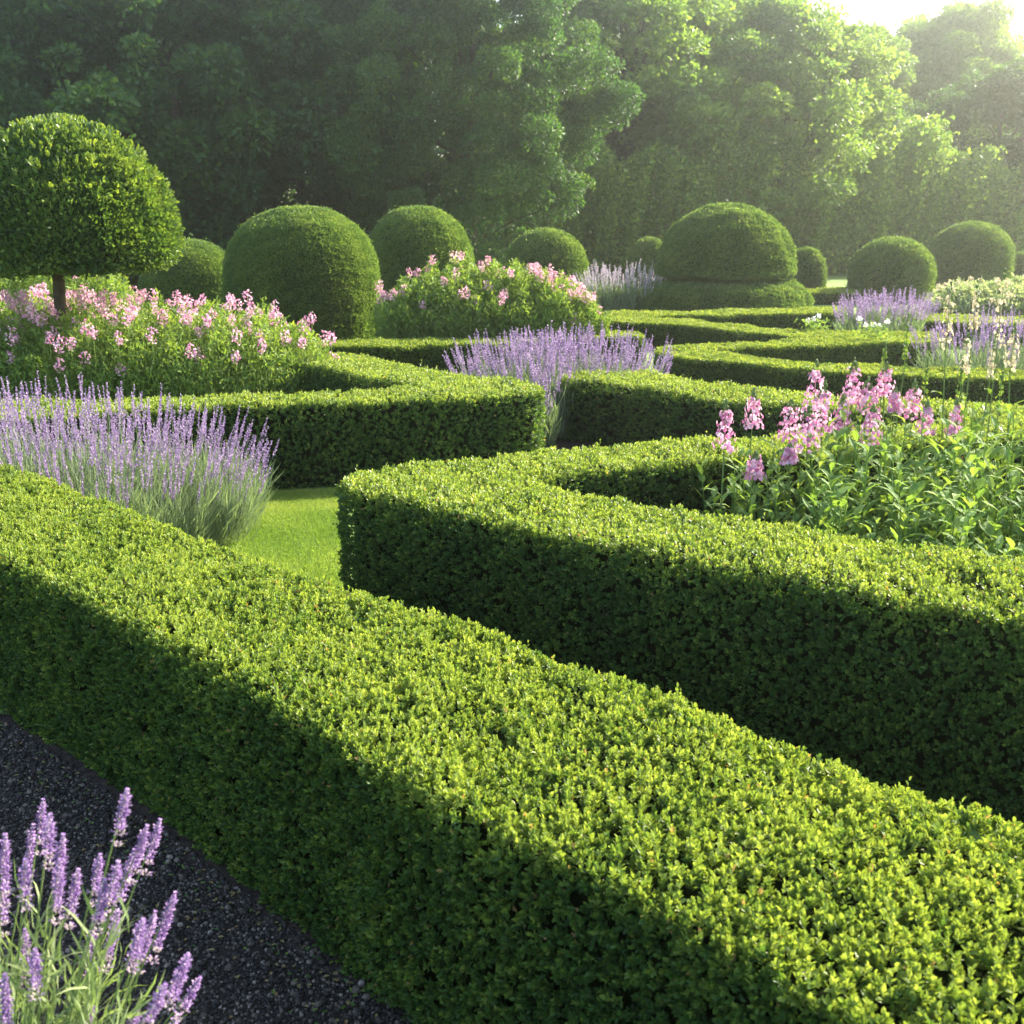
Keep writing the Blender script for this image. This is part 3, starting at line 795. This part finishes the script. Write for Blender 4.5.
CRM = [(948, 322, 7.1, 0.040, .17, "cream spire at the left end of the cream flower group"),
 (975, 310, 7.4, 0.040, .12, "short pale yellow spire highest between two cream spires"),
 (1000, 318, 7.2, 0.050, .20, "tallest cream spire near the right edge"),
 (966, 356, 6.9, 0.036, .10, "peach cream spire lowest in front of the right lavender"),
 (1012, 352, 6.9, 0.050, .11, "peach cream flower spire at the right edge of the bed"),
 (992, 362, 7.2, 0.026, .10, "slim cream spire between the two peach ones"),
 (906, 348, 7.3, 0.020, .14, "thin greenish spire left of the right lavender"),
 (884, 362, 7.2, 0.020, .08, "short greenish spire above the upper pink pair"),
 (925, 388, 7.0, 0.026, .12, "seeding green spire above the soft pink phlox"),
 (960, 392, 6.8, 0.030, .12, "seeding green spire above the narrow pale phlox"),
 (1000, 395, 6.7, 0.026, .12, "seeding green spire below the peach flower spire")]
for i, a in enumerate(CRM):
    phlox_plant(*a, mats=('lime', 'cream' if i < 6 else 'lime'), name="flower_spire", cat="flower spire", n=60 if i < 6 else 40, ps=.012, group="cream and green flower spires at the right", tipn=10, leafn=8)

# leafy mass in the same bed
bed = [W(705, 6.25), W(760, 5.95), W(800, 5.8), W(900, 5.35), W(1010, 5.15), W(1150, 4.95), W(1220, 6.4), W(1100, 7.1), W(900, 6.9), W(800, 6.75), W(720, 6.5)]
g = Geo(); n = 330
bb = sample_poly(bed, n); e = np.clip(bump_h(bb, bed) / .5, 0, 1)
for i in range(n):
    b0 = np.array([bb[i, 0], bb[i, 1], 0.]); h = (.70 + .30 * min(1, max(0, (bb[i, 1] - 5.2) / 1.5)) * (1 if bb[i, 0] > 1.7 else .4) + .06 * e[i]) * random.uniform(.8, 1.12)
    tp = b0 + np.array([random.gauss(0, .05), random.gauss(0, .05), h])
    tube(g, [b0, tp], [.006, .003], 0, 4, .6)
    lance_leaves(g, b0, tp, 15, .15 + .06 * random.random(), random.uniform(.03, .046), 0, .15, 1.0, random.uniform(-.05, .4))
tag(g.build("perennial_foliage", [M['green']]), "fresh green lance-leaved foliage filling the bed inside the V-shaped hedge", "foliage", kind="stuff")
bo = sheet("bed_soil", [W(600, 6.25), W(800, 5.7), W(1020, 4.9), W(1300, 4.7), W(1300, 7.5), W(1000, 7.5), W(640, 6.8)], .004, M['soil'], label="dark soil of the leafy bed inside the hedge", cat="soil")
sheet("gap_soil", [W(520, 10.4), W(620, 10.2), W(720, 12), W(720, 14.6), W(450, 14.6), W(450, 12)], .004, M['soil'], label="brown soil under the central lavender", cat="soil")

# white roses
for i, (px, py, d_, nb, lab) in enumerate([(874, 322, 17.6, 5, "cluster of white blooms in front of the box hedge at the right"), (815, 318, 19.3, 3, "small white blooms at the end of the thin straight hedge")]):
    x = at_d(px, d_); z = z_at(py, d_)
    root = empty("rose_bush", (x, d_, 0), lab, "rose", "white flowers among the hedges")
    g = Geo(); q = np.column_stack([x + rng.normal(0, .13, 500), d_ + rng.normal(0, .1, 500), rng.uniform(.05, z - .03, 500)])
    leaves(g, q, rand_unit(500), rand_unit(500), .06, .035, 0); g.build("foliage", [M['green']], root, loc=(x, d_, 0))
    for k_ in range(nb):
        g = Geo(); c = np.array([x + (k_ - nb / 2) * .1 + random.uniform(-.03, .03), d_ - .05, z + random.uniform(-.05, .06)])
        head_geo(g, c, .032, .028, 36, .026); g.build("bloom", [M['white']], root, loc=(x, d_, 0))

# ------------------------------------------------------------------ foreground lavender
lx, ly = -.98, 1.93
root = empty("lavender_plant", (lx, ly, 0), "large close lavender plant with purple spikes in the lower left over the gravel", "lavender")
SP = [(147, 826, 112, 2), (43, 800, 30, 0), (127, 790, 100, 60), (160, 820, 130, 70), (100, 855, 85, 50), (50, 815, 40, 20), (33, 825, 20, 0), (63, 835, 55, 30), (5, 835, 0, -10),
      (134, 850, 100, 80), (118, 862, 95, 90), (175, 893, 120, 100), (155, 912, 110, 100), (143, 920, 105, 90), (93, 925, 60, 60), (118, 912, 80, 70),
      (105, 880, 70, 60), (25, 930, 0, 0), (35, 950, 20, 20), (5, 975, 0, -10), (92, 1000, 60, 50), (188, 955, 140, 120), (200, 978, 150, 130), (138, 1010, 100, 100),
      (165, 985, 120, 110), (3, 880, -10, -20), (78, 870, 60, 40), (25, 860, 10, 0), (178, 1015, 130, 120), (60, 860, 45, 25), (-20, 860, -20, -30), (-25, 920, -25, -40), (110, 1030, 60, 60)]
SPW = []
for i, (px, py, bx_, _) in enumerate(SP):
    dd = 1.95 + .35 * math.sin(i * 2.3) * .5 - (py - 850) * .0009
    a = PITCH - math.degrees(math.atan((512 - py) / FPX))
    hx = (px - 512) / FPX * dd * 1.03 / math.cos(R(0))
    # depth along the view: convert ground distance to the sight line's scale
    u = (px - 512) / FPX; v = (512 - py) / FPX; t = dd / (cp + v * sp)
    tip = np.array([u * t, dd, CAM_H + t * (-sp + v * cp)])
    b0 = np.array([lx - .08 + (tip[0] - lx) * .08 + random.uniform(-.05, .05), ly + random.uniform(-.12, .12), 0.])
    SPW.append((b0, tip))
g = Geo()
for b0, tip in SPW:
    mid = (b0 + tip) / 2 + np.array([-.03, 0, .03])
    tube(g, [b0, mid, tip - (tip - mid) * .05, tip], [.0028, .0022, .0016, .001], 0, 5, .6)
g.build("stems", [M['stem']], root, loc=(lx, ly, 0))
g = Geo(); n = 1500
i = rng.integers(0, len(SPW), n); t = rng.uniform(.15, .78, n)
B = np.array([s[0] for s in SPW]); T = np.array([s[1] for s in SPW])
q = B[i] + (T[i] - B[i]) * t[:, None] + rand_unit(n) * .05 * (1 - t[:, None]); 
d_ = unit(unit(T[i] - B[i]) * .9 + rand_unit(n) * .55)
leaves(g, q, d_, rand_unit(n), rng.uniform(.06, .15, n) , .006, 0, np.clip(rng.normal(.65, .2, n), 0, 1), hi=2, fold=.05, curve=.25)
g.build("foliage", [M['lav_green']], root, loc=(lx, ly, 0))
for b0, tip in SPW:
    ax = unit(tip - (b0 + tip) / 2 + np.array([.0, 0, .03])); L = random.uniform(.085, .13)
    g = Geo(); s = unit(np.cross(ax, [.1, .9, .2])); u = np.cross(s, ax)
    rows = int(L / .0085)
    pos = 0.0
    for j in range(rows + 2):
        gap = .0075 if j < rows * .7 else (.011 if j < rows else .024)
        f = j / rows
        c = tip - ax * pos; pos += gap
        rr = (.0012 + .0044 * min(1, f * 2.6)) * (.86 if j % 2 else 1.08) * (1.25 if j >= rows else 1); m = 7
        a = np.arange(m) * 6.283 / m + j * .5 + rng.normal(0, .15, m)
        rad = np.cos(a)[:, None] * s + np.sin(a)[:, None] * u
        q = c + rad * rr
        blobs(g, q, rad + ax * .9, .0022 * rng.uniform(.85, 1.2), .0044, 1 if f > .95 else 0)
        if j > 1:
            w = rng.random(m) < .6
            leaves(g, (c + rad * (rr + .003))[w], (rad + ax * .3)[w], np.tile(ax, (m, 1))[w], .0055, .005, 0, None, hi=True)
    g.build("flower_spike", [M['lav_near'], M['lav_dry']], root, loc=(lx, ly, 0))

# ------------------------------------------------------------------ gravel path and lawn blades
def clip_front(z=0.0): return PP([(-500, 640), (0, 722), (90, 787), (180, 850), (300, 940), (400, 1015), (640, 1180)], z)
fr = [(x + .05, y + .05) for x, y in clip_front()]
gp = fr + [(1.5, .2), (-6, .2), (-9, 4)]
sheet("gravel_path", gp, .004, M['gravel'], label="dark gravel path along the foot of the foreground hedge", cat="path")
soil_edge = fr[::-1] + [(x - .08 - .02 * math.sin(i * 2.1), y - .06 - .03 * math.cos(i * 1.7)) for i, (x, y) in enumerate(fr)]
sheet("hedge_soil", soil_edge, .008, M['soil'], label="dark soil strip between the gravel and the foreground hedge", cat="soil")
g = Geo(); n = 260                                             # clipped leaves fallen along the hedge foot
pf = np.array(clip_front()[1:6]); k_ = rng.integers(0, 4, n); t_ = rng.random(n)[:, None]
q = pf[k_] + (pf[k_ + 1] - pf[k_]) * t_ + np.abs(rng.normal(0, .14, (n, 1))) * np.array([[-.75, -.66]])
leaves(g, np.column_stack([q, rng.uniform(.012, .02, n)]), rand_unit(n) * np.array([1, 1, .15]), np.tile([0, 0, 1.], (n, 1)), rng.uniform(.012, .024, n), .011, 0, rng.choice([.2, .5, .99, 1.0], n), hi=True)
tag(g.build("fallen_leaves", [M['box']]), "clipped box leaves fallen on the gravel along the hedge foot", "leaves", kind="stuff")
g = Geo(); n = 42000
q = sample_poly(PP([(-120, 700), (0, 716), (90, 780), (180, 845), (300, 935), (430, 1035), (430, 1100), (-120, 1100)], 0), n)
sz = rng.uniform(.0025, .0075, n) * (1 + (rng.random(n) < .06) * rng.uniform(.3, 1.4, n))
blobs(g, np.column_stack([q, .004 + sz * .5]), unit(rand_unit(n) * np.array([1, 1, .3])), sz * rng.uniform(.6, 1, n), sz, 0, rng.random(n))
tag(g.build("gravel", [M['stone']]), "small dark stones loose on the gravel path", "gravel", kind="stuff")
g = Geo(); n = 110000
q = sample_poly(PP([(200, 498), (345, 490), (345, 600), (220, 600), (200, 560)], 0), n)
p = np.column_stack([q, np.zeros(n)])
leaves(g, p, unit(np.array([0, 0, 1.]) + rand_unit(n) * .55), rand_unit(n), rng.uniform(.018, .05, n), .005, 0, np.clip(.42 + noise(p, .5, 3) * .28 + rng.normal(0, .2, n), 0, 1))
tag(g.build("grass", [M['blade']]), "short bright green grass blades on the lawn gap", "grass", kind="stuff")

# ------------------------------------------------------------------ haze
me = bpy.data.meshes.new("haze")
x0, x1, y0, y1, z0, z1 = -75, 95, -6, 100, -1, 17.5
me.from_pydata([(x, y, z) for z in (z0, z1) for y in (y0, y1) for x in (x0, x1)], [], [(0, 2, 3, 1), (4, 5, 7, 6), (0, 1, 5, 4), (2, 6, 7, 3), (0, 4, 6, 2), (1, 3, 7, 5)])
hm_, nt_ = new_mat("haze")
pv = nt_.nodes.new("ShaderNodeVolumePrincipled"); pv.inputs["Color"].default_value = (.93, .97, .86, 1)
pv.inputs["Density"].default_value = .0024; pv.inputs["Anisotropy"].default_value = .88
oo = nt_.nodes.new("ShaderNodeOutputMaterial"); nt_.links.new(pv.outputs[0], oo.inputs["Volume"])
me.materials.append(hm_)
ho = bpy.data.objects.new("haze", me); SC.collection.objects.link(ho)
tag(ho, "pale sunlit morning haze over the garden", "haze", kind="stuff")
